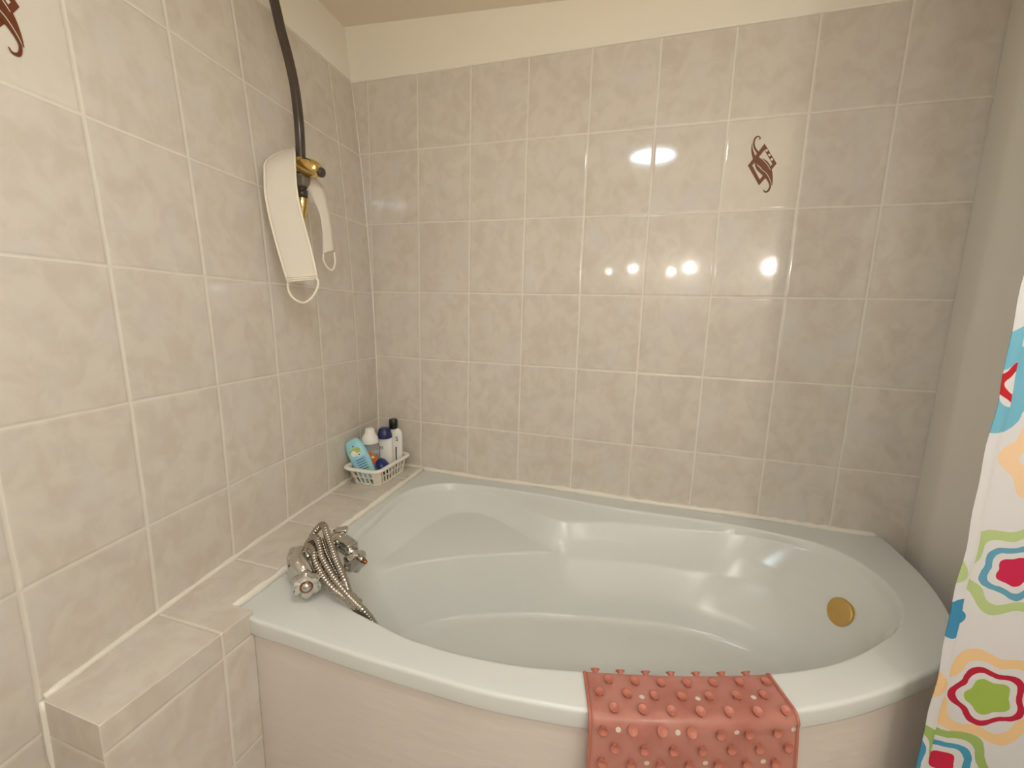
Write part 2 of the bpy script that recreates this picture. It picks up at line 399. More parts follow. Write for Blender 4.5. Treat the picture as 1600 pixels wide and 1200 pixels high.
tag(w.build('ceiling', M['ceiling'], smooth=True), kind='structure')

# tiled ledge along the left wall, wider in front of the tub
ZL = -5.9
w = MB()
YE, XW, YM = -5.635, 1.42, -4.30
def ledge_edge(y): return XW if y < YM else 1.02-.03*y
N = 40
yb = lin(YE, YM-.0001, 18)+lin(YM+.0001, -.001, 30)
rows_t, uv_t, rows_s, uv_s = [], [], [], []
def lu(y): return y+YO
for y in yb:
    e = ledge_edge(y); l = lwx(y, ZL)-.02
    rows_t.append([(l+(e-.006-l)*k/6, y, ZL) for k in range(7)]); uv_t.append([(lu(y), .12+.7*k/6) for k in range(7)])
    rows_s.append([(e-.006, y, ZL), (e, y, ZL-.008)]+[(e, y, z) for z in lin(ZL-.03, -Z0, 10)])
    vz = lambda z: (z+6.165)/H
    uv_s.append([(lu(y), vz(ZL-.03)), (lu(y), vz(ZL-.03))]+[(lu(y), vz(z)) for z in lin(ZL-.03, -Z0, 10)])
w.grid(rows_t, uv_t); w.grid(rows_s[:18], uv_s[:18])
l = lwx(YE, ZL)-.05
zq = [ZL-.0, ZL-.012]+lin(ZL-.03, -Z0, 10)
xq = lin(l, XW, 8)
w.grid([[(x, YE, z) for z in zq] for x in xq], [[(.1+.88*i/7, (z+6.23)/H) for z in zq] for i, x in enumerate(xq)])
tag(w.build('trim_1', M['tile'], smooth=False, fix=True), kind='structure', label='low tiled ledge along the left wall, running past the end of the bathtub')

# silicone beads
def bead(name, pts, r, jit, label, seed):
    rnd = random.Random(seed); c = catmull(pts, 4); w = MB()
    w.tube([tuple(p) for p in c], [r*(1+jit*(rnd.random()-.5)) for _ in c], n=10)
    return tag(w.build(name, M['caulk']), kind='structure', label=label)
bead('trim_2', [(lwx(y, ZL)+.012, y, ZL+.012) for y in lin(YE+.02, -.02, 14)], .032, .5, 'white silicone bead where the ledge meets the left wall', 1)
bead('trim_3', [(x, -.012, -5.93+.01*math.sin(x*2.1)) for x in lin(.2, 8.6, 20)], .042, .7, 'white silicone bead between bathtub and back wall', 2)
bead('trim_4', [(ledge_edge(y)+.012, y, -5.925) for y in lin(YM+.0, -.05, 12)], .046, .5, 'white silicone line between ledge and bathtub', 3)
bead('trim_5', [(lwx(0, z)+.008, -.008, z) for z in lin(-5.9, TOP_B, 14)], .012, .4, 'pale grout line in the left corner', 4)
bead('trim_6', [(lwx(YE, z)+.02, YE, z) for z in lin(ZL-.0, -8.8, 8)], .022, .5, 'white grout bead at the front end of the ledge', 5)

# ------------------------------------------------------------------ bathtub
ZR = -5.95
inner = [(1.352, -.838), (1.243, -1.391), (1.30, -1.95), (1.36, -2.486), (1.459, -3.018), (1.592, -3.394), (1.809, -3.673), (2.182, -3.868),
         (2.577, -3.969), (3.127, -4.078), (3.674, -4.091), (4.162, -4.049), (4.728, -3.93), (5.278, -3.786), (5.825, -3.613), (6.382, -3.401),
         (6.986, -3.081), (7.511, -2.653), (7.935, -2.178), (8.126, -1.73), (8.12, -1.17), (7.821, -.65), (7.07, -.41), (6.186, -.35),
         (5.012, -.39), (4.3, -.36), (3.582, -.31), (2.513, -.337), (1.797, -.451)]
outer = [(1.0, 0), (1.02, -.6), (1.06, -2.), (1.12, -3.6), (1.14, -4.25), (1.40, -4.345), (1.93, -4.365), (2.70, -4.395), (3.38, -4.40), (3.985, -4.39), (4.53, -4.335),
         (4.9, -4.275), (5.7, -4.04), (6.545, -3.714), (7.113, -3.395), (7.581, -3.065), (8.035, -2.70), (8.36, -2.25), (8.573, -1.689), (8.68, -1.083), (8.69, -.524), (8.655, -.13), (8.62, 0.)]
# contours stepping down into the basin, each point (x, y, z)
upper_c = [(1.73, -1.74, -6.42), (1.84, -1.2, -6.38), (2.14, -.69, -6.36), (2.62, -.62, -6.36), (3.1, -.78, -6.40), (3.44, -.93, -6.44), (3.87, -1.06, -6.46), (4.5, -.82, -6.40), (5.3, -.68, -6.34),
           (6.2, -.58, -6.32), (6.95, -.62, -6.32), (7.55, -.89, -6.32), (7.86, -1.3, -6.32), (7.88, -1.75, -6.32), (7.68, -2.2, -6.32), (7.27, -2.62, -6.32), (6.78, -2.98, -6.32), (6.23, -3.25, -6.32),
           (5.65, -3.5, -6.32), (4.65, -3.82, -6.32), (3.7, -3.96, -6.32), (3.1, -3.95, -6.32), (2.55, -3.82, -6.32), (2.0, -3.52, -6.32), (1.74, -3.1, -6.34), (1.62, -2.65, -6.40), (1.62, -2.15, -6.45)]
lower_c = [(1.82, -2.40, -6.50), (2.47, -1.86, -6.50), (3.15, -1.50, -6.50), (3.87, -1.18, -6.50), (4.6, -.98, -6.55), (5.3, -.78, -6.6), (6.2, -.70, -6.6), (6.9, -.73, -6.6), (7.42, -.98, -6.6), (7.70, -1.35, -6.6),
           (7.72, -1.75, -6.6), (7.5, -2.2, -6.6), (7.12, -2.6, -6.6), (6.65, -2.93, -6.6), (6.15, -3.18, -6.6), (5.6, -3.4, -6.6), (4.6, -3.73, -6.6), (3.7, -3.87, -6.6), (3.1, -3.85, -6.6), (2.65, -3.7, -6.6), (2.15, -3.4, -6.6), (1.85, -3.05, -6.6), (1.72, -2.65, -6.6)]
ZF = -7.38
floor_c = [(2.02, -2.75), (2.26, -2.42), (2.72, -2.04), (3.25, -1.77), (3.8, -1.57), (4.4, -1.43), (5.1, -1.28), (5.8, -1.19), (6.5, -1.25), (7.12, -1.45), (7.3, -1.8), (7.15, -2.22), (6.6, -2.62), (5.9, -2.95), (5.2, -3.22), (4.4, -3.42), (3.7, -3.52), (3.0, -3.46), (2.45, -3.26), (2.1, -3.02)]
arm_c = [(1.6, .6), (2.3, -.05), (2.6, -.27), (2.95, -.47), (3.35, -.70), (3.84, -.86), (4.5, -.70), (5.2, -.57), (6.2, -.46), (6.9, -.38), (7.4, -.2), (7.8, .5)]
CX = np.array((4.7, -2.15))
NT = 900
def by_angle(poly, thetas):
    P = np.array(poly); Q = np.roll(P, -1, axis=0); out = []
    for t in thetas:
        d = np.array((math.cos(t), math.sin(t))); best = None
        e = Q-P; den = d[0]*e[:, 1]-d[1]*e[:, 0]
        den = np.where(abs(den) < 1e-12, 1e-12, den)
        r = P-CX
        tt = (r[:, 0]*e[:, 1]-r[:, 1]*e[:, 0])/den; uu = (r[:, 0]*d[1]-r[:, 1]*d[0])/den
        ok = (tt > 0) & (uu >= -1e-6) & (uu <= 1+1e-6)
        out.append(CX+d*(tt[ok].max()))
    return np.array(out)
th = [2*PI*i/NT-PI for i in range(NT)]
for p in (outer[0], outer[4], outer[-1]):            # hit the sharp corners exactly
    a_ = math.atan2(p[1]-CX[1], p[0]-CX[0]); th[int(np.argmin([abs(t-a_) for t in th]))] = a_
Ci = by_angle([p for p in catmull(inner, 14, True)], th)
front = [p for p in catmull(outer[4:], 10)]
Co = by_angle([np.array(p) for p in outer[:4]]+front, th)
def by_angle3(pts, thetas):
    c = np.array(catmull(pts, 12, True)); xy = by_angle(c[:, :2], thetas)
    ang = np.arctan2(c[:, 1]-CX[1], c[:, 0]-CX[0]); o_ = np.argsort(ang); ang, z = ang[o_], c[o_, 2]
    return xy, np.interp(thetas, np.concatenate([ang-2*PI, ang, ang+2*PI]), np.concatenate([z, z, z]))
NTH = len(th); TH = np.array(th); RAY = np.stack([np.cos(TH), np.sin(TH)], 1)
rad = lambda P: np.linalg.norm(P-CX, axis=1)
U_, zU = by_angle3(upper_c, th); L_, zL = by_angle3(lower_c, th)
rC, rU, rL, rF = rad(Ci), rad(U_), rad(L_), rad(by_angle([p for p in catmull(floor_c, 12, True)], th))
arm = by_angle([p for p in catmull(arm_c, 10)]+[np.array((9., -6.)), np.array((.5, -6.))], th)
rA0 = rC-.055; ra_ = rad(arm); k_ = .08
rA = np.minimum(rA0, ra_)-np.maximum(k_-np.abs(rA0-ra_), 0)**2/(4*k_)
# the moulded seat only fills the far left corner; elsewhere the wall runs straight down
deg = np.degrees(TH) % 360
def ease(v, sig):
    k = np.arange(-4*sig, 4*sig+1); g = np.exp(-k*k/(2*sig*sig)); g /= g.sum()
    return sum(np.roll(v, int(q))*w_ for q, w_ in zip(k, g))
rA = ease(rA, 9); rs, rF = np.minimum(ease(rA, 22), rA), ease(rF, 14)
wS = np.array([ss(d, 112, 131)*(1-ss(d, 186, 202)) for d in deg])
run = lambda z: rs+(rF-rs)*.92*(-6.07-z)/(-6.07-ZF)
zA = ZR-.115-.05*np.clip((rC-rA-.06)/.3, 0, 1)
rU, rL = rU*wS+run(-6.36)*(1-wS), rL*wS+run(-6.62)*(1-wS)
zU, zL = zU*wS-6.36*(1-wS), zL*wS-6.62*(1-wS)
rU, rL = ease(rU, 5), ease(rL, 5)
rU = np.minimum(rU, rA-.02); rL = np.minimum(rL, rU-.05); rF = np.minimum(rF, rL-.15)
rings = []
# lip underside, lip, rounded outer edge, deck
def lerp(a, b, t): return a+(b-a)*t
nrm_out = Co-CX; nrm_out = nrm_out/np.linalg.norm(nrm_out, axis=1)[:, None]
tang = np.roll(Co, -1, axis=0)-np.roll(Co, 1, axis=0); no = np.stack([tang[:, 1], -tang[:, 0]], 1); no /= np.linalg.norm(no, axis=1)[:, None]
def keep_wall(P): P = P.copy(); P[:, 1] = np.minimum(P[:, 1], -.012); return P
LIP = .195
# only the free front edge is rounded; the sides against wall and ledge stay square
RE = np.array([.034*ss(-p[1], .15, .5)*(1 if p[1] > -2.2 and p[0] > 5 else ss(p[0], 1.2, 1.6))+.0015 for p in Co])
for off, dz in ((-.16, -LIP), (-.02, -LIP), (-.004, -LIP+.012), (0, -LIP+.03), (0, -.04)):
    P = keep_wall(Co+no*off); rings.append([(P[i, 0], P[i, 1], ZR+dz) for i in range(NTH)])
for a in (15, 30, 45, 60, 75, 90):
    r = RE; P = keep_wall(Co+no*(-r+r*math.cos(math.radians(a)))[:, None]); rings.append([(P[i, 0], P[i, 1], ZR-r[i]+r[i]*math.sin(math.radians(a))) for i in range(NTH)])
Pd = keep_wall(Co-no*RE[:, None])
for t in (.25, .5, .75, .93):
    P = Pd+(Ci-Pd)*t; rings.append([(P[i, 0], P[i, 1], ZR) for i in range(NTH)])
# basin wall from the rim edge down to the floor
ctl = [(rC, np.full(NTH, ZR)), (rC-.012, np.full(NTH, ZR-.004)), (rC-.035, np.full(NTH, ZR-.045)), (rA, zA), (rU, zU), (rL, zL), (rL+(rF-rL)*(.60*wS+.66*(1-wS)), ZF+.30+0*zL), (rF, np.full(NTH, ZF)), (rF*.8, np.full(NTH, ZF-.02))]
# short extra spans next to each crease keep it crisp
cp = ctl[:3]
for j in range(3, 7):
    p, c, n = ctl[j-1], ctl[j], ctl[j+1]; wd_ = .10 if j < 6 else .34
    sp = np.hypot(p[0]-c[0], p[1]-c[1]); sn = np.hypot(n[0]-c[0], n[1]-c[1])
    fp, fn = wd_/(sp+wd_*1.6), wd_/(sn+wd_*1.6)
    cp += [tuple(c[q]+(p[q]-c[q])*fp for q in (0, 1)), c, tuple(c[q]+(n[q]-c[q])*fn for q in (0, 1))]
cp += ctl[7:]
for _ in range(3):
    nc = [cp[0]]
    for p, q in zip(cp[:-1], cp[1:]): nc += [(p[0]*.75+q[0]*.25, p[1]*.75+q[1]*.25), (p[0]*.25+q[0]*.75, p[1]*.25+q[1]*.75)]
    cp = nc+[cp[-1]]
for r_, z_ in cp[1:]:
    P = CX+RAY*r_[:, None]; rings.append([(P[i, 0], P[i, 1], z_[i]) for i in range(NTH)])
last = rings[-1]
for t in (.12, .3, .5, .7, .88):
    rings.append([(lerp(p[0], CX[0], t), lerp(p[1], CX[1], t), p[2]-.03*t) for p in last])
out = rings
tub = thing('bathtub', 'white acrylic bathtub with a curved front rim set between the tiled walls', 'bathtub', (4.7, -2.15, ZR))
w = MB(); w.grid(out, closed_v=True)
w.add([(CX[0], CX[1], last[0][2]-.05)]+out[-1], [(0, 1+i, 1+(i+1) % NTH) for i in range(NTH)])
shell = w.build('tub_shell', M['acrylic'], tub, fix=False, angle=52)
# check orientation of the shell: deck faces must look up
me = shell.data
if sum(p.normal.z for p in me.polygons) < 0: me.flip_normals()
def wall_at(ang, z):
    """point and inward normal of the basin wall at a bearing and height"""
    i = int(np.argmin(np.abs(TH-ang)))
    def P(i, z): r = np.interp(-z, [-c[1][i] for c in cp], [c[0][i] for c in cp]); return Vector((*(CX+RAY[i]*r), z))
    p = P(i, z); n = (P(i, z-.06)-p).cross(P(i+5, z)-p).normalized()
    return p, (n if n.x < 0 else -n)
OVA, OVZ = math.radians(14.2), -6.45
pt, nn = wall_at(OVA, OVZ); nn.z *= .6; nn.normalize()
w = MB(); w.lathe(pt, nn, [(-.04, .0), (-.04, .15), (.0, .165), (.03, .175), (.05, .17), (.058, .155), (.052, .14), (.052, .02), (.046, .0)], 48)
tag(w.build('overflow_cover', M['brass_dull'], tub, angle=40), label='round brass overflow cover')

# plastered panel below the rim
w = MB(); rows, idx = [], [i for i in range(NTH) if Co[i, 1] < -.2 and (Co[i, 0] > 1.42)]
idx.sort(key=lambda i: Co[i, 0] if Co[i, 1] < -2.3 else 20+Co[i, 1])
pts = [(Co[i]-no[i]*.045) for i in idx]
pts = [np.array((1.405, pts[0][1]))]+pts
rows = [[(p[0], p[1], z) for z in [ZR-LIP+.0]+lin(ZR-LIP-.03, -Z0, 12)] for p in pts]
w.grid(rows)
back = [[(p[0], p[1], z) for z in (ZR-LIP, -Z0)] for p in [q*np.array((1, 1))+np.array((0, .08)) for q in pts[::-1]]]
po = w.build('front_panel', M['panel'], tub)
tag(po, 'plastered panel below the rim')
sm = po.modifiers.new('thickness', 'SOLIDIFY'); sm.thickness = .02; sm.offset = -1

# ------------------------------------------------------------------ bath mixer on the left deck
mx = thing('bath_mixer', 'chrome bath mixer with two star handles on the left deck of the bathtub', 'tap', (1.45, -3.62, ZR))
def ori(ax):
    ax = Vector(ax).normalized(); up = Vector((0, 0, 1)); e = up.cross(ax).normalized(); n = ax.cross(e)
    return Matrix((ax, e, n)).transposed()
bar0, bar1 = Vector((1.50, -3.78, -5.64)), Vector((1.63, -3.24, -5.61))
w = MB()
w.lathe((1.47, -3.62, ZR+.002), (0, 0, 1), [(0, 0), (0, .16), (.02, .165), (.05, .14), (.07, .11), (.18, .10), (.3, .10)], 32)
w.lathe((1.335, -3.25, ZR+.002), (0, 0, 1), [(0, 0), (0, .11), (.02, .115), (.05, .10), (.06, .08)], 32); w.tube([(1.34, -3.25, ZR+.05), (1.40, -3.26, -5.76), (1.55, -3.28, -5.63)], [.085, .085, .09], 20)
w.box((1.47, -3.68, -5.70), .24, .26, .28, .04, ori((.55, -.8, 0)))
w.tube([bar0, bar0.lerp(bar1, .3), bar0.lerp(bar1, .6), bar1], [.12, .10, .095, .10], 24)
w.lathe(bar1+Vector((-.02, .02, .01)), (.3, .9, .1), [(0, .095), (.03, .10), (.06, .085), (.07, 0)], 24)
# spout arm arching forward from the block
w.tube(catmull([(1.46, -3.66, -5.6), (1.55, -3.80, -5.585), (1.66, -3.86, -5.62), (1.74, -3.88, -5.70)], 6), [.085]*19, 16)
body = w.build('mixer_body', M['chrome'], mx, angle=45)
def star(a): return 1+.10*math.cos(6*a)
fa = Vector((.62, -.74, .02)).normalized(); fh = Vector((1.80, -3.955, -5.75))
w = MB(); w.tube([fh-fa*.30, fh-fa*.1], .055, 20); w.build('valve_stem', M['chrome_dull'], mx)
w = MB(); w.lathe(fh-fa*.13, fa, [(0, .0), (0, .07), (.02, .10), (.05, .135), (.10, .145), (.15, .14), (.17, .12), (.165, .085), (.16, .0)], 72, shape=star)
fhd = w.build('handle', M['chrome'], mx, angle=40)
w = MB(); w.lathe(fh+fa*.03, fa, [(0, .055), (.010, .066), (.014, .062), (.01, .055), (.008, 0)], 32); tag(w.build('index_ring', M['copper'], fhd), label='copper-coloured ring')
w = MB(); w.lathe(fh+fa*.035, fa, [(.0, .055), (.012, .05), (.03, .03), (.036, 0)], 28); w.build('index_button', M['chrome'], fhd)
ra = Vector((.90, -.36, -.02)).normalized(); rh = Vector((2.02, -3.42, -5.68))
w = MB(); w.tube([(1.57, -3.24, -5.62), (1.80, -3.33, -5.63), (1.95, -3.39, -5.65)], [.085, .085, .075], 20)
w.box((1.86, -3.35, -5.60), .26, .15, .15, .025, ori(ra)); w.build('valve_housing', M['chrome'], mx, angle=40)
w = MB(); w.lathe(rh-ra*.08+Vector((0, 0, -.05)), ra, [(0, 0), (0, .08), (.02, .12), (.08, .135), (.13, .12), (.15, .06), (.15, 0)], 36, shape=star)
w.build('handle', M['chrome'], mx, angle=40)
w = MB(); w.tube([rh+ra*.0+Vector((0, 0, .03)), rh+ra*.17+Vector((0, 0, .03))], .034, 16); sp = w.build('spindle', M['chrome_dull'], mx)
w = MB(); w.lathe(rh+ra*.165+Vector((0, 0, .03)), ra, [(0, .028), (.05, .026), (.065, .016), (.07, 0)], 16); tag(w.build('spindle_tip', M['copper'], sp), label='bare copper-coloured tip')
w = MB(); w.box((1.66, -3.20, -5.52), .15, .12, .06, .02, ori((.8, .4, .1))); w.build('diverter_knob', M['chrome'], mx)

# ribbed hose wound round the mixer
def ribbed(mb, pts, r):
    c = [Vector(p) for p in catmull(pts, 14)]
    L = [0]
    for i in range(1, len(c)): L.append(L[-1]+(c[i]-c[i-1]).length)
    pitch = .034; n = int(L[-1]/pitch*4); P, R = [], []
    for k in range(n+1):
        s = L[-1]*k/n; j = min(len(L)-2, max(0, int(np.searchsorted(L, s))-1)); t = (s-L[j])/max(1e-9, L[j+1]-L[j])
        P.append(c[j].lerp(c[j+1], min(1, max(0, t)))); R.append(r*(1, .93, .80, .93)[k % 4])
    mb.tube(P, R, 12)
w = MB()
h1 = [(1.40, -3.50, -5.78), (1.42, -3.42, -5.52), (1.50, -3.36, -5.40), (1.588, -3.406, -5.38), (1.698, -3.487, -5.441), (1.818, -3.57, -5.51), (1.949, -3.66, -5.592), (2.069, -3.73, -5.665), (2.174, -3.792, -5.734), (2.24, -3.82, -5.84), (2.30, -3.76, -6.0), (2.38, -3.70, -6.2)]
h2 = [(1.43, -3.60, -5.72), (1.48, -3.54, -5.52), (1.58, -3.54, -5.46), (1.679, -3.606, -5.502), (1.781, -3.687, -5.571), (1.894, -3.743, -5.632), (2.033, -3.801, -5.706), (2.174, -3.847, -5.775), (2.31, -3.865, -5.86), (2.43, -3.86, -5.95), (2.50, -3.82, -6.08), (2.56, -3.78, -6.25)]
h3 = [(1.46, -3.70, -5.70), (1.53, -3.62, -5.53), (1.659, -3.676, -5.539), (1.728, -3.739, -5.592), (1.835, -3.795, -5.653), (1.949, -3.843, -5.714), (2.084, -3.875, -5.783), (2.22, -3.865, -5.862), (2.34, -3.86, -5.95), (2.42, -3.82, -6.08), (2.48, -3.78, -6.25)]
h4 = [(1.62, -3.50, -5.50), (1.75, -3.58, -5.60), (1.90, -3.66, -5.68), (2.02, -3.72, -5.74), (2.12, -3.76, -5.82), (2.3, -3.72, -6.0)]
for h in (h1, h2, h3, h4): ribbed(w, h, .043 if h is not h4 else .036)
tag(w.build('shower_hose', M['chrome_dull'], None), 'ribbed metal shower hose looped around the chrome mixer into the bathtub', 'hose')

# ------------------------------------------------------------------ shower rail with slider
YB = -2.165
rail = thing('shower_rail', 'bowed dark shower rail with brass fittings on the left tiled wall', 'shower rail', (.40, YB, -.2))
bar = [(-.10, YB, 1.75), (-.02, YB, 1.55), (.108, YB, 1.173), (.19, YB, .825), (.29, YB, .468), (.365, YB, .113), (.40, YB, -.243), (.408, YB, -.523), (.403, YB, -.807), (.391, YB, -1.22), (.378, YB, -1.42)]
w = MB(); w.tube(catmull(bar, 8), .063, 24); pole = w.build('rail_pole', M['dark'], rail)
w = MB(); w.tube([(.392, YB, -1.20), (.386, YB, -1.29)], .078, 24); w.build('rail_collar', M['dark'], rail)
w = MB(); w.lathe((.386, YB, -1.30), (-.08, 0, -1), [(0, 0), (0, .085), (.03, .088), (.12, .08), (.26, .055), (.34, .035), (.35, 0)], 28)
w.tube([(.375, YB, -1.42), (.30, YB-.01, -1.50), (lwx(YB, -1.5)-.02, YB-.02, -1.52)], .05, 16)
w.build('rail_end', M['brass'], rail, angle=50)
sl = Vector((.40, YB, -.885)); sx = Vector((.80, .02, -.20)).normalized()
w = MB(); w.lathe(sl+Vector((0, 0, .09)), (0, 0, -1), [(0, .075), (0, .10), (.04, .125), (.14, .125), (.19, .105), (.19, .075)], 32)
w.lathe(sl+sx*.02+Vector((0, -.02, 0)), sx, [(0, 0), (0, .10), (.06, .118), (.16, .12), (.24, .105), (.29, .085), (.31, .05), (.312, 0)], 32)
slider = w.build('slider', M['brass'], rail, angle=50)
w = MB(); w.lathe(sl+sx*.31+Vector((0, -.0, -.02)), sx, [(0, 0), (0, .055), (.02, .066), (.05, .06), (.06, .04), (.06, 0)], 24); tag(w.build('slider_button', M['dark'], slider), label='dark round button')
w = MB(); w.lathe((.40, YB, -1.00), (0, 0, -1), [(0, .07), (.0, .10), (.05, .115), (.12, .10), (.16, .085), (.17, .07)], 28)
w.box((.46, YB-.06, -1.10), .14, .10, .14, .03); w.build('hook_clamp', M['clamp'], rail, angle=50)

# ------------------------------------------------------------------ fabric back strap hanging from the slider
st = thing('back_strap', 'cream fabric back-scrubbing strap with cord loops hanging from the shower rail slider', 'bath strap', (.5, -2.3, -.75))
F = [((.203, -2.253, -.707), (.236, -2.101, -.626)), ((.18, -2.444, -.847), (.373, -2.234, -.713)), ((.223, -2.593, -.982), (.488, -2.36, -.842)),
     ((.288, -2.67, -1.109), (.558, -2.44, -.997)), ((.357, -2.748, -1.364), (.628, -2.515, -1.241)), ((.393, -2.766, -1.523), (.664, -2.534, -1.404)),
     ((.436, -2.781, -1.682), (.727, -2.552, -1.616)), ((.55, -2.795, -2.077), (.845, -2.565, -2.011)), ((.612, -2.793, -2.291), (.899, -2.567, -2.229)), ((.665, -2.788, -2.474), (.935, -2.569, -2.425))]
def strap_mesh(edges, name, thick, parent, nacross=9):
    A = catmull([e[0] for e in edges], 6); B = catmull([e[1] for e in edges], 6); w = MB()
    w.grid([[tuple(lerp(a, b_, j/(nacross-1))+np.array((0, -.02, .0))*math.sin(PI*j/(nacross-1))) for j in range(nacross)] for a, b_ in zip(A, B)])
    o = w.build(name, M['fabric'], parent); md = o.modifiers.new('thickness', 'SOLIDIFY'); md.thickness = thick*S; md.offset = 0
    return o, A, B
fr, A, B = strap_mesh(F, 'strap_front', .022, st)
w = MB()                                                  # stitched hems at both long edges and the end seam
w.tube([tuple(p+np.array((0, -.006, 0))) for p in A], .014, 8); w.tube([tuple(p+np.array((0, -.006, 0))) for p in B], .014, 8)
for t in (0., .06, .12):
    a = lerp(np.array(F[-1][0]), np.array(F[-2][0]), t*2.2); b_ = lerp(np.array(F[-1][1]), np.array(F[-2][1]), t*2.2)
    w.tube([tuple(a+np.array((.004, -.018, 0))), tuple((a+b_)/2+np.array((.006, -.035, 0))), tuple(b_+np.array((.004, -.018, 0)))], .012, 8)
w.build('strap_hem', M['fabric_edge'], fr)
cord = [(.66, -2.78, -2.46), (.64, -2.769, -2.561), (.686, -2.771, -2.65), (.762, -2.759, -2.713), (.85, -2.736, -2.735), (.918, -2.707, -2.693), (.975, -2.675, -2.61), (1.008, -2.649, -2.519), (1.0, -2.636, -2.45), (.94, -2.60, -2.42)]
w = MB(); w.tube([tuple(p) for p in catmull(cord, 6)], .014, 10); w.build('cord_loop', M['fabric_edge'], st)
Bk = [((.42, -2.20, -.98), (.45, -2.06, -.90)), ((.433, -2.15, -1.118), (.517, -1.982, -1.036)), ((.5, -2.148, -1.222), (.583, -1.976, -1.115)), ((.578, -2.149, -1.36), (.647, -1.985, -1.274)), ((.642, -2.15, -1.48), (.683, -1.997, -1.407)),
      ((.693, -2.166, -1.654), (.731, -2.014, -1.584)), ((.727, -2.195, -1.872), (.766, -2.035, -1.761)), ((.745, -2.223, -2.064), (.81, -2.065, -2.001))]
bk, A2, B2 = strap_mesh(Bk, 'strap_back', .022, st, 5)
w = MB(); w.tube([tuple(p) for p in catmull([(.75, -2.22, -2.06), (.735, -2.20, -2.15), (.76, -2.16, -2.24), (.79, -2.11, -2.27), (.815, -2.07, -2.18), (.81, -2.07, -2.02)], 6)], .012, 8); w.build('cord_loop', M['fabric_edge'], st)

# ------------------------------------------------------------------ bath mat over the front rim
mat = thing('bath_mat', 'salmon rubber bath mat with suction cups draped over the front rim of the bathtub', 'bath mat', (5.6, -3.8, ZR))
# station points along the rim
def near_idx(C, x, lowy=-1.5):
    return min((i for i in range(NTH) if C[i, 1] < lowy), key=lambda i: abs(C[i, 0]-x))
NA, pitch = 37, .245
ci_line = np.array(sorted([(p[0], p[1]) for p in Ci if p[1] < -2.2]))
co_line = np.array(sorted([(p[0], p[1]) for p in Co if p[1] < -2.4]))
def mat_pt(a, s):
    """a 0..1 across (left to right), s: path length in units, 0 at the inner rim edge"""
    xi = 4.80+a*1.58; yi = interp(xi, ci_line[:, 0], ci_line[:, 1])
    d = np.array((.27, -.963)) if True else None
    d = np.array((.24+.09*a, -.95)); d /= np.linalg.norm(d)
    # outer edge crossing
    lo, hi = .1, .9
    for _ in range(24):
        m_ = (lo+hi)/2; x, y = xi+d[0]*m_, yi+d[1]*m_
        if y > interp(x, co_line[:, 0], co_line[:, 1]): lo = m_
        else: hi = m_
    wd = lo; g = .012
    r = .10
    if s < 0:
        t = -s; q = min(t, .12)
        dd = -(.10*math.sin(min(1, t/.15)*PI/2)+.25*max(0, t-.15)); dz = -max(0, t-.02)*.9 if t > .02 else 0
        return np.array((xi+d[0]*(dd*.7+.03), yi+d[1]*(dd*.7+.03), ZR+g+.01+dz))
    if s < wd-r+.04: return np.array((xi+d[0]*(s+.03), yi+d[1]*(s+.03), ZR+g+.006*math.sin(9*a+4*s)))
    L0 = wd-r+.04; q = s-L0; arc = r*PI/2
    bx = wd-r+.07
    if q < arc:
        t = q/r; o = bx+r*math.sin(t); z = ZR+g-r+r*math.cos(t)
    else:
        q -= arc; o = bx+r+.04*math.sin(min(1, q/1.2)*PI)+.01*math.sin(5*a+3*q); z = ZR+g-r-q
    return np.array((xi+d[0]*o, yi+d[1]*o, z))
w = MB(); s_list = lin(-.45, 2.1, 100); a_list = lin(0, 1, NA)
WID = 1.74
w.grid([[tuple(mat_pt(a, s)) for a in a_list] for s in s_list], [[(a*WID/pitch, s/(pitch*.86)) for a in a_list] for s in s_list])
sh = w.build('mat_sheet', M['rubber'], mat); md = sh.modifiers.new('thickness', 'SOLIDIFY'); md.thickness = .0022; md.offset = 0
for a0 in (0, 1):
    w = MB(); w.tube([tuple(mat_pt(a0, s)+np.array((0, 0, .004))) for s in s_list], .013, 8); w.build('mat_edge', M['cup'], sh)
cw = MB(); cw.lathe((0, 0, 0), (0, 0, 1), [(0, .0), (0, .030), (.009, .024), (.015, .025), (.031, .040), (.034, .041), (.032, .036), (.019, .018), (.017, 0)], 20)
cme = bpy.data.meshes.new('suction_cup'); cme.from_pydata([(p[0]*S, p[1]*S, p[2]*S) for p in cw.v], [], cw.f)
bm = bmesh.new(); bm.from_mesh(cme); bmesh.ops.recalc_face_normals(bm, faces=bm.faces[:]); bm.to_mesh(cme); bm.free()
cme.polygons.foreach_set('use_smooth', [True]*len(cme.polygons)); cme.materials.append(M['cup'])
mo = origin(mat); row = 0; s = -.06
while s < 1.75:
    for k in range(7):
        a = (k+.45+(.42 if row % 2 else 0))/7.25
        if a > .985: continue
        p = mat_pt(a, s); pu = mat_pt(a+.004, s)-p; pv = mat_pt(a, s+.01)-p
        n = Vector(pu).cross(Vector(pv)).normalized()
        if n.y > 0 and n.z < .2: n = -n
        if n.z < -.3: n = -n
        o = bpy.data.objects.new('suction_cup', cme); COL.objects.link(o); o.parent = mat
        o.rotation_mode = 'QUATERNION'; o.rotation_quaternion = n.to_track_quat('Z', 'Y')
        o.location = W(p+np.array(n)*.004)-mo
    s += pitch*.86*.62; row += 1

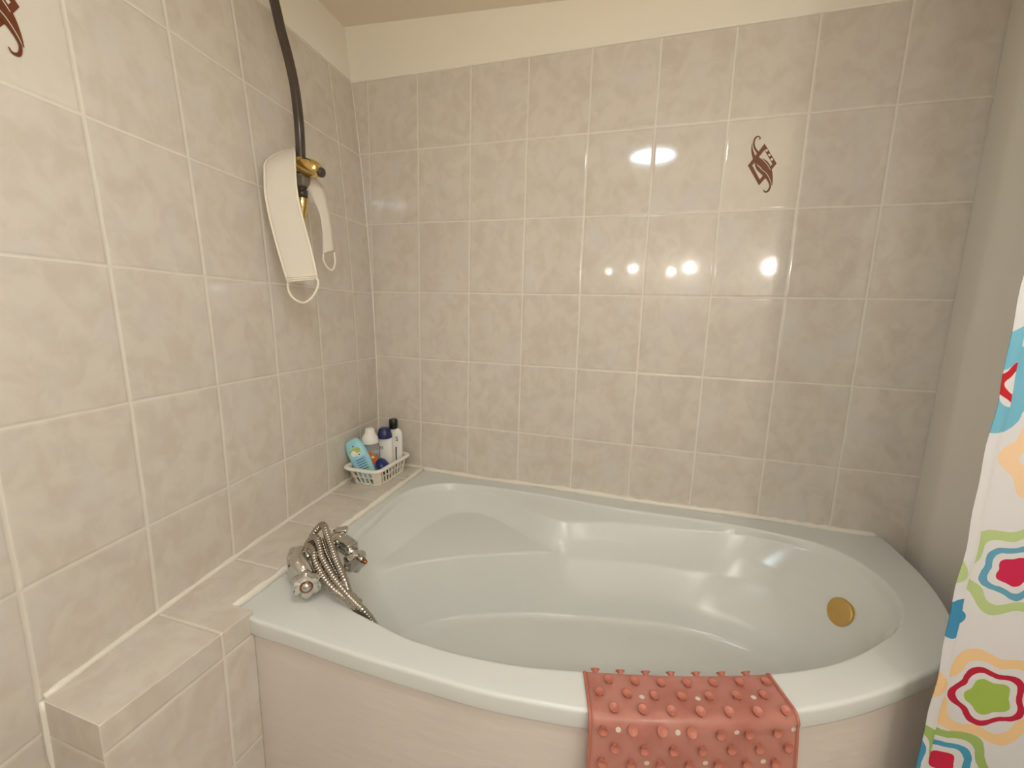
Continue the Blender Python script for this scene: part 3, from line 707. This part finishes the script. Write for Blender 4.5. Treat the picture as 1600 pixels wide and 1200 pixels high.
# ------------------------------------------------------------------ shower curtain at the right
YC, XC = -3.35, 7.60
def cz(u, z):   # cloth coordinate -> point: soft folds
    return YC+.035*math.sin(u*3.2+.6)+.02*min(1, u*2)*math.sin(u*7.+z*.5)-.05*u*0
flowers = [
 (-.13, -3.19, .38, 5, .5, srgb(120, 184, 206), srgb(196, 40, 48), srgb(238, 234, 232), (.45, .28, .42, .0)),
 (.42, -3.73, .31, 6, 1.1, srgb(240, 208, 170), srgb(240, 208, 170), srgb(214, 52, 70), (.62, .0, .0, .30)),
 (.34, -4.64, .36, 6, .2, srgb(186, 204, 142), srgb(104, 164, 190), srgb(204, 44, 84), (.76, .46, .60, .32)),
 (.36, -5.74, .40, 6, 2.2, srgb(240, 204, 154), srgb(190, 40, 66), srgb(164, 190, 86), (.76, .50, .62, .38)),
 (.16, -6.42, .33, 5, 2.9, srgb(160, 186, 106), srgb(78, 156, 190), srgb(204, 44, 74), (.76, .46, .62, .28)),
 (-.085, -5.10, .17, 5, .9, srgb(70, 144, 184), srgb(70, 144, 184), srgb(70, 144, 184), (.2, .0, .8, .3)),
 (1.05, -3.0, .36, 6, .2, srgb(186, 204, 142), srgb(104, 164, 190), srgb(204, 44, 84), (.76, .46, .60, .32)),
 (1.1, -5.0, .36, 6, .2, srgb(120, 184, 206), srgb(196, 40, 48), srgb(164, 190, 86), (.76, .46, .60, .32)),
]
M['curtain'] = curtain_material(flowers)
w = MB(); us = lin(0, 1.52, 70); zs = lin(1.53, -7.9, 90)
def cpt(u, z):
    edge = .006*math.sin(z*5.3)+.005*math.sin(z*11.+1)
    return (XC+u*.98+edge*(1-min(1, u*3)), cz(u, z), z)
w.grid([[cpt(u, z) for z in zs] for u in us], [[(u, z) for z in zs] for u in us])
cur = thing('shower_curtain', 'white shower curtain printed with coloured flower rings hanging at the right end of the bathtub', 'curtain', (8.3, YC, 1.6))
cl = w.build('curtain_cloth', M['curtain'], cur, fix=False)
md = cl.modifiers.new('thickness', 'SOLIDIFY'); md.thickness = .0008
w = MB()                                         # folded hem along the free edge
w.grid([[(cpt(0, z)[0]+u*.07-.004, cpt(0, z)[1]-.012-.01*math.sin(u*PI), z) for z in zs] for u in (0, .25, .5, .75, 1)],
       [[(.0-u*.07, z) for z in zs] for u in (0, .25, .5, .75, 1)])
hm = w.build('curtain_hem', M['curtain'], cl, fix=False)
w = MB(); w.tube([(7.5, YC, 1.56), (9.44, YC, 1.56)], .05, 16); tag(w.build('trim_7', M['white']), kind='structure', label='white curtain rail above the end of the bathtub')

# ------------------------------------------------------------------ basket of bottles on the corner ledge
bk = thing('basket', 'cream plastic basket with slotted sides on the corner of the tiled ledge', 'basket', (.53, -.75, ZL))
def rrect(cx, cy, sx, sy, r, n=6):
    P = []
    for (qx, qy, a0) in ((1, 1, 0), (-1, 1, 90), (-1, -1, 180), (1, -1, 270)):
        for k in range(n+1):
            a = math.radians(a0+90*k/n); P.append(np.array((cx+qx*(sx/2-r)+r*math.cos(a), cy+qy*(sy/2-r)+r*math.sin(a))))
    return P
def resample(P, n):
    P = P+[P[0]]; L = [0]
    for i in range(1, len(P)): L.append(L[-1]+np.linalg.norm(P[i]-P[i-1]))
    return [np.array((np.interp(L[-1]*k/n, L, [p[0] for p in P]), np.interp(L[-1]*k/n, L, [p[1] for p in P]))) for k in range(n)]
HB = .33
bot = rrect(.53, -.715, .53, .86, .09); top = rrect(.55, -.80, .64, 1.02, .12)
NB = 150
Bo, To = resample(bot, NB), resample(top, NB)
hts = [0, .035, .15, .175, .285, HB]
def bpt(k, t): p = lerp(Bo[k % NB], To[k % NB], t); return (p[0], p[1], ZL+.01+HB*t)
w = MB(); vid = {}
for j, h in enumerate(hts):
    for k in range(NB): vid[k, j] = len(w.v); w.add([bpt(k, h/HB)], [])
def corner(k):                                   # slots stop at the rounded corners
    p = lerp(Bo[k % NB], To[k % NB], .5); return abs(p[0]-.53) > .235 and abs(p[1]+.76) > .37
fs = []
for j in range(len(hts)-1):
    for k in range(NB):
        slot = j in (1, 3) and k % 5 in (0, 1, 2) and not corner(k) and not corner(k+1)
        if not slot: fs.append((vid[k, j], vid[(k+1) % NB, j], vid[(k+1) % NB, j+1], vid[k, j+1]))
w.f += fs; w.mi += [0]*len(fs)
w.f.append(tuple(vid[k, 0] for k in range(NB))); w.mi.append(0)
bs = w.build('basket_body', M['basket'], bk, angle=40); md = bs.modifiers.new('thickness', 'SOLIDIFY'); md.thickness = .0022; md.offset = 0
w = MB(); P = []
for k in range(NB):
    p = np.array(bpt(k, 1)); t = To[(k+1) % NB]-To[k-1]; n = np.array((t[1], -t[0])); n /= np.linalg.norm(n)
    P.append([tuple(p+np.array((n[0]*(.028+.045*math.cos(a)), n[1]*(.028+.045*math.cos(a)), .03*math.sin(a)))) for a in [2*PI*q/10 for q in range(10)]])
w.grid(P, closed_u=True, closed_v=True); w.build('basket_rim', M['basket'], bk)
ZB = ZL+.025
BG = 'bottles in the basket'
def superell(a, n=2.6): return (abs(math.cos(a))**n+abs(math.sin(a))**n)**(-1/n)
def bottle(name, label, base, axis, prof, flat, facing, mat_, cat='bottle'):
    """flattened bottle: axis direction, flat = depth/width, facing = direction of the broad face"""
    t = thing(name, label, cat, base, BG)
    ax = Vector(axis).normalized(); f = Vector(facing); f = (f-ax*f.dot(ax)).normalized(); s_ = ax.cross(f)
    def surf(a, d, r): return Vector(base)+ax*d+(s_*math.cos(a)+f*math.sin(a)*flat)*r*superell(a)
    t['_'] = 0; del t['_']
    w = MB(); w.grid([[surf(2*PI*j/36, d, r) for j in range(36)] for d, r in prof], closed_v=True)
    o = w.build('bottle_body', mat_, t, angle=50)
    return t, o, ax, f, s_
def print_patch(name, mat_, parent, base, ax, f, s_, pts, lift):
    w = MB(); q = [Vector(base)+ax*d+s_*x+f*lift for (x, d) in pts]
    w.add(q, [tuple(range(len(q)))]); o = w.build(name, mat_, parent, smooth=False); return o
def blob(cx, cd, rx, rd, n=16, k=0., ph=0.):
    return [(cx+rx*math.cos(a)*(1+k*math.sin(3*a+ph)), cd+rd*math.sin(a)*(1+k*math.cos(2*a+ph))) for a in [2*PI*i/n for i in range(n)]]
# cyan bottle leaning to the left in front
base = (.56, -1.04, ZB+.03)
t, o, ax, f, s_ = bottle('shower_gel_bottle', 'pale cyan bottle leaning to the left at the front of the basket', base, (-.52, -.04, 1),
    [(0, 0), (0, .10), (.03, .135), (.12, .15), (.34, .165), (.58, .17), (.70, .155), (.78, .12), (.815, .06), (.82, 0)], .45, (.45, -1, .25), M['cyan'])
lab = [(.10, 'pale_blue', [(-.105, .22), (.105, .22), (.115, .46), (-.115, .46)]), (.1, 'green', blob(.03, .225, .075, .028, k=.15)), (.1, 'lime', blob(-.01, .60, .095, .055, k=.1)),
       (.1, 'white', blob(-.045, .56, .05, .055)), (.1, 'white', blob(.035, .515, .04, .04)), (.1, 'ink', blob(-.005, .69, .013, .011)), (.1, 'ink', blob(.035, .513, .014, .014))]
for i_, (l_, m_, pts) in enumerate(lab): print_patch('label_print', M[m_], o, base, ax, f, s_, pts, .0765+.0016*i_)
for k in range(5):
    d = .42-.045*k; print_patch('label_print', M['text_blue'], o, base, ax, f, s_, [(-.07, d), (.08, d), (.08, d+.014), (-.07, d+.014)], .0795)
# clear bottle with a white dome cap
base = (.42, -.84, ZB)
t, o, ax, f, s_ = bottle('bubble_bath_bottle', 'clear bottle with a white domed cap and orange print in the basket', base, (0, 0, 1),
    [(0, 0), (0, .14), (.03, .17), (.3, .175), (.58, .17), (.64, .15), (.67, .12)], .6, (.3, -1, 0), M['clear'])
w = MB(); w.lathe(Vector(base)+Vector((0, 0, .66)), (0, 0, 1), [(0, .0), (0, .145), (.03, .15), (.10, .145), (.15, .115), (.19, .09), (.25, .085), (.275, .06), (.28, 0)], 32); w.build('bottle_cap', M['white'], t, angle=50)
for i_, (m_, pts) in enumerate([('redprint', blob(-.06, .33, .075, .09, k=.2)), ('orange', blob(.075, .38, .085, .14, k=.22, ph=1.)), ('tan', blob(.06, .26, .05, .035)), ('white', blob(.08, .42, .03, .022)), ('redprint', blob(-.05, .55, .03, .025))]):
    print_patch('label_print', M[m_], o, base, ax, f, s_, pts, .108+.002*i_)
# white bottle with a navy cap
base = (.57, -.60, ZB)
t, o, ax, f, s_ = bottle('lotion_bottle', 'white bottle with a navy blue cap between the clear bottle and the tallest bottle', base, (0, 0, 1),
    [(0, 0), (0, .13), (.02, .145), (.3, .145), (.69, .14), (.72, .13), (.73, 0)], .52, (.2, -1, 0), M['white'])
w = MB(); w.lathe(Vector(base)+Vector((0, 0, .71)), (0, 0, 1), [(0, 0), (0, .135), (.03, .138), (.16, .105), (.18, .085), (.185, 0)], 32); w.build('bottle_cap', M['navy'], t, angle=40)
print_patch('label_print', M['tan'], o, base, ax, f, s_, blob(-.06, .27, .03, .05, k=.2), .0775)
def lettering(txt, parent, p, ax, f, s_, size):
    cu = bpy.data.curves.new('lettering', 'FONT'); cu.body = txt; cu.size = size*S; cu.extrude = .0002; cu.align_x = 'CENTER'
    tmp = bpy.data.objects.new('lettering', cu); COL.objects.link(tmp)
    me = bpy.data.meshes.new_from_object(tmp); COL.objects.unlink(tmp); bpy.data.objects.remove(tmp)
    o = bpy.data.objects.new('lettering', me); COL.objects.link(o); o.parent = parent; me.materials.clear(); me.materials.append(M['ink'])
    R = Matrix((s_, ax, f)).transposed().to_4x4(); R.translation = W(p)-origin(parent); o.matrix_local = R
    return o
def right_dir(ax, f): return ax.cross(f)
lettering('n', o, Vector(base)+ax*.50+s_*(-.03)+f*.079, ax, f, s_, .12)
# tallest white bottle, black cap
base = (.64, -.41, ZB)
t, o, ax, f, s_ = bottle('shampoo_bottle', 'tallest white bottle with a black cap at the back of the basket', base, (0, 0, 1),
    [(0, 0), (0, .15), (.02, .165), (.3, .17), (.70, .17), (.78, .155), (.835, .12), (.86, .06), (.87, 0)], .44, (.2, -1, 0), M['white'])
w = MB(); w.lathe(Vector(base)+Vector((0, 0, .84)), (0, 0, 1), [(0, 0), (0, .075), (.01, .08), (.17, .08), (.185, .07), (.188, 0)], 32); w.build('bottle_cap', M['black'], t, angle=40)
lettering('S', o, Vector(base)+ax*.62+s_*(.09)+f*.077, ax, f, s_, .12)
print_patch('label_print', M['ink'], o, base, ax, f, s_, [(.06, .12), (.08, .12), (.085, .50), (.06, .50)], .0765)
# navy rounded pot lying at the front right
pot = thing('cream_pot', 'rounded navy blue pot lying at the front right of the basket', 'pot', (.68, -.84, ZB+.2))
pa = Vector((.75, .35, .55)).normalized()
w = MB(); w.lathe(Vector((.68, -.84, ZB+.24))-pa*.08, pa, [(0, 0), (0, .11), (.02, .145), (.08, .162), (.12, .155), (.16, .12), (.18, .06), (.185, 0)], 36); w.build('pot_body', M['blue'], pot)
w = MB(); w.lathe(Vector((.68, -.84, ZB+.24))-pa*.01, pa, [(0, .161), (.01, .165), (.02, .161)], 36); w.build('pot_seam', M['navy'], pot)

# ------------------------------------------------------------------ camera
FPX = 677.14
Rc = np.array([[0.9542344574396944, 0.2979902785802669, 0.02526646208734824], [0.07409587420224883, -0.15372648414276036, -0.9853314008491281], [-0.28973505424950047, 0.9421093152839222, -0.1687709583852578]])
cd = bpy.data.cameras.new('camera'); cam = bpy.data.objects.new('camera', cd); COL.objects.link(cam)
cd.sensor_fit = 'HORIZONTAL'; cd.sensor_width = 36; cd.lens = FPX/1600*36; cd.clip_start = .02
mw = Matrix((Rc[0], -Rc[1], -Rc[2])).transposed().to_4x4(); mw.translation = W((5.11554, -7.37219, -2.75734)); cam.matrix_world = mw
SC.camera = cam

# ------------------------------------------------------------------ lights of the room
def point(name, p, power, col, r):
    l = bpy.data.lights.new(name, 'POINT'); l.energy = power; l.color = col; l.shadow_soft_size = r
    o = bpy.data.objects.new(name, l); COL.objects.link(o); o.location = W(p); return o
def area(name, p, to, power, col, sx, sy=None, shape='DISK'):
    l = bpy.data.lights.new(name, 'AREA'); l.energy = power; l.color = col; l.shape = shape; l.size = sx
    if sy: l.size_y = sy
    o = bpy.data.objects.new(name, l); COL.objects.link(o); o.location = W(p)
    o.rotation_mode = 'QUATERNION'; o.rotation_quaternion = (Vector(to)-Vector(p)).to_track_quat('-Z', 'Y'); return o
WARM, COOL = (1., .94, .86), (.72, .88, 1.)
area('ceiling_lamp', (4.88, -6.75, 1.74), (4.88, -6.75, -5), 4.3, COOL, .25)
for (x, z, p, r) in ((6.32, -1.2, 3.8, .022), (5.73, -1.32, 1.2, .014), (4.47, -1.22, 1.7, .018), (3.62, -1.32, .5, .012)):
    point('vanity_bulb', (x, -8.9, z), p, WARM, r)
point('wall_lamp', (8.7, -8.6, -1.2), 4.8, (1., .97, .92), .04)
wd = bpy.data.worlds.new('world'); SC.world = wd; wd.use_nodes = True
wd.node_tree.nodes['Background'].inputs[0].default_value = (.9, .85, .78, 1); wd.node_tree.nodes['Background'].inputs[1].default_value = .2
SC.view_settings.view_transform = 'Standard'; SC.view_settings.look = 'None'; SC.view_settings.gamma = 1; SC.view_settings.use_curve_mapping = False
SC.view_settings.exposure = 0.36
for o in bpy.data.objects:
    if 'org' in o: del o['org']
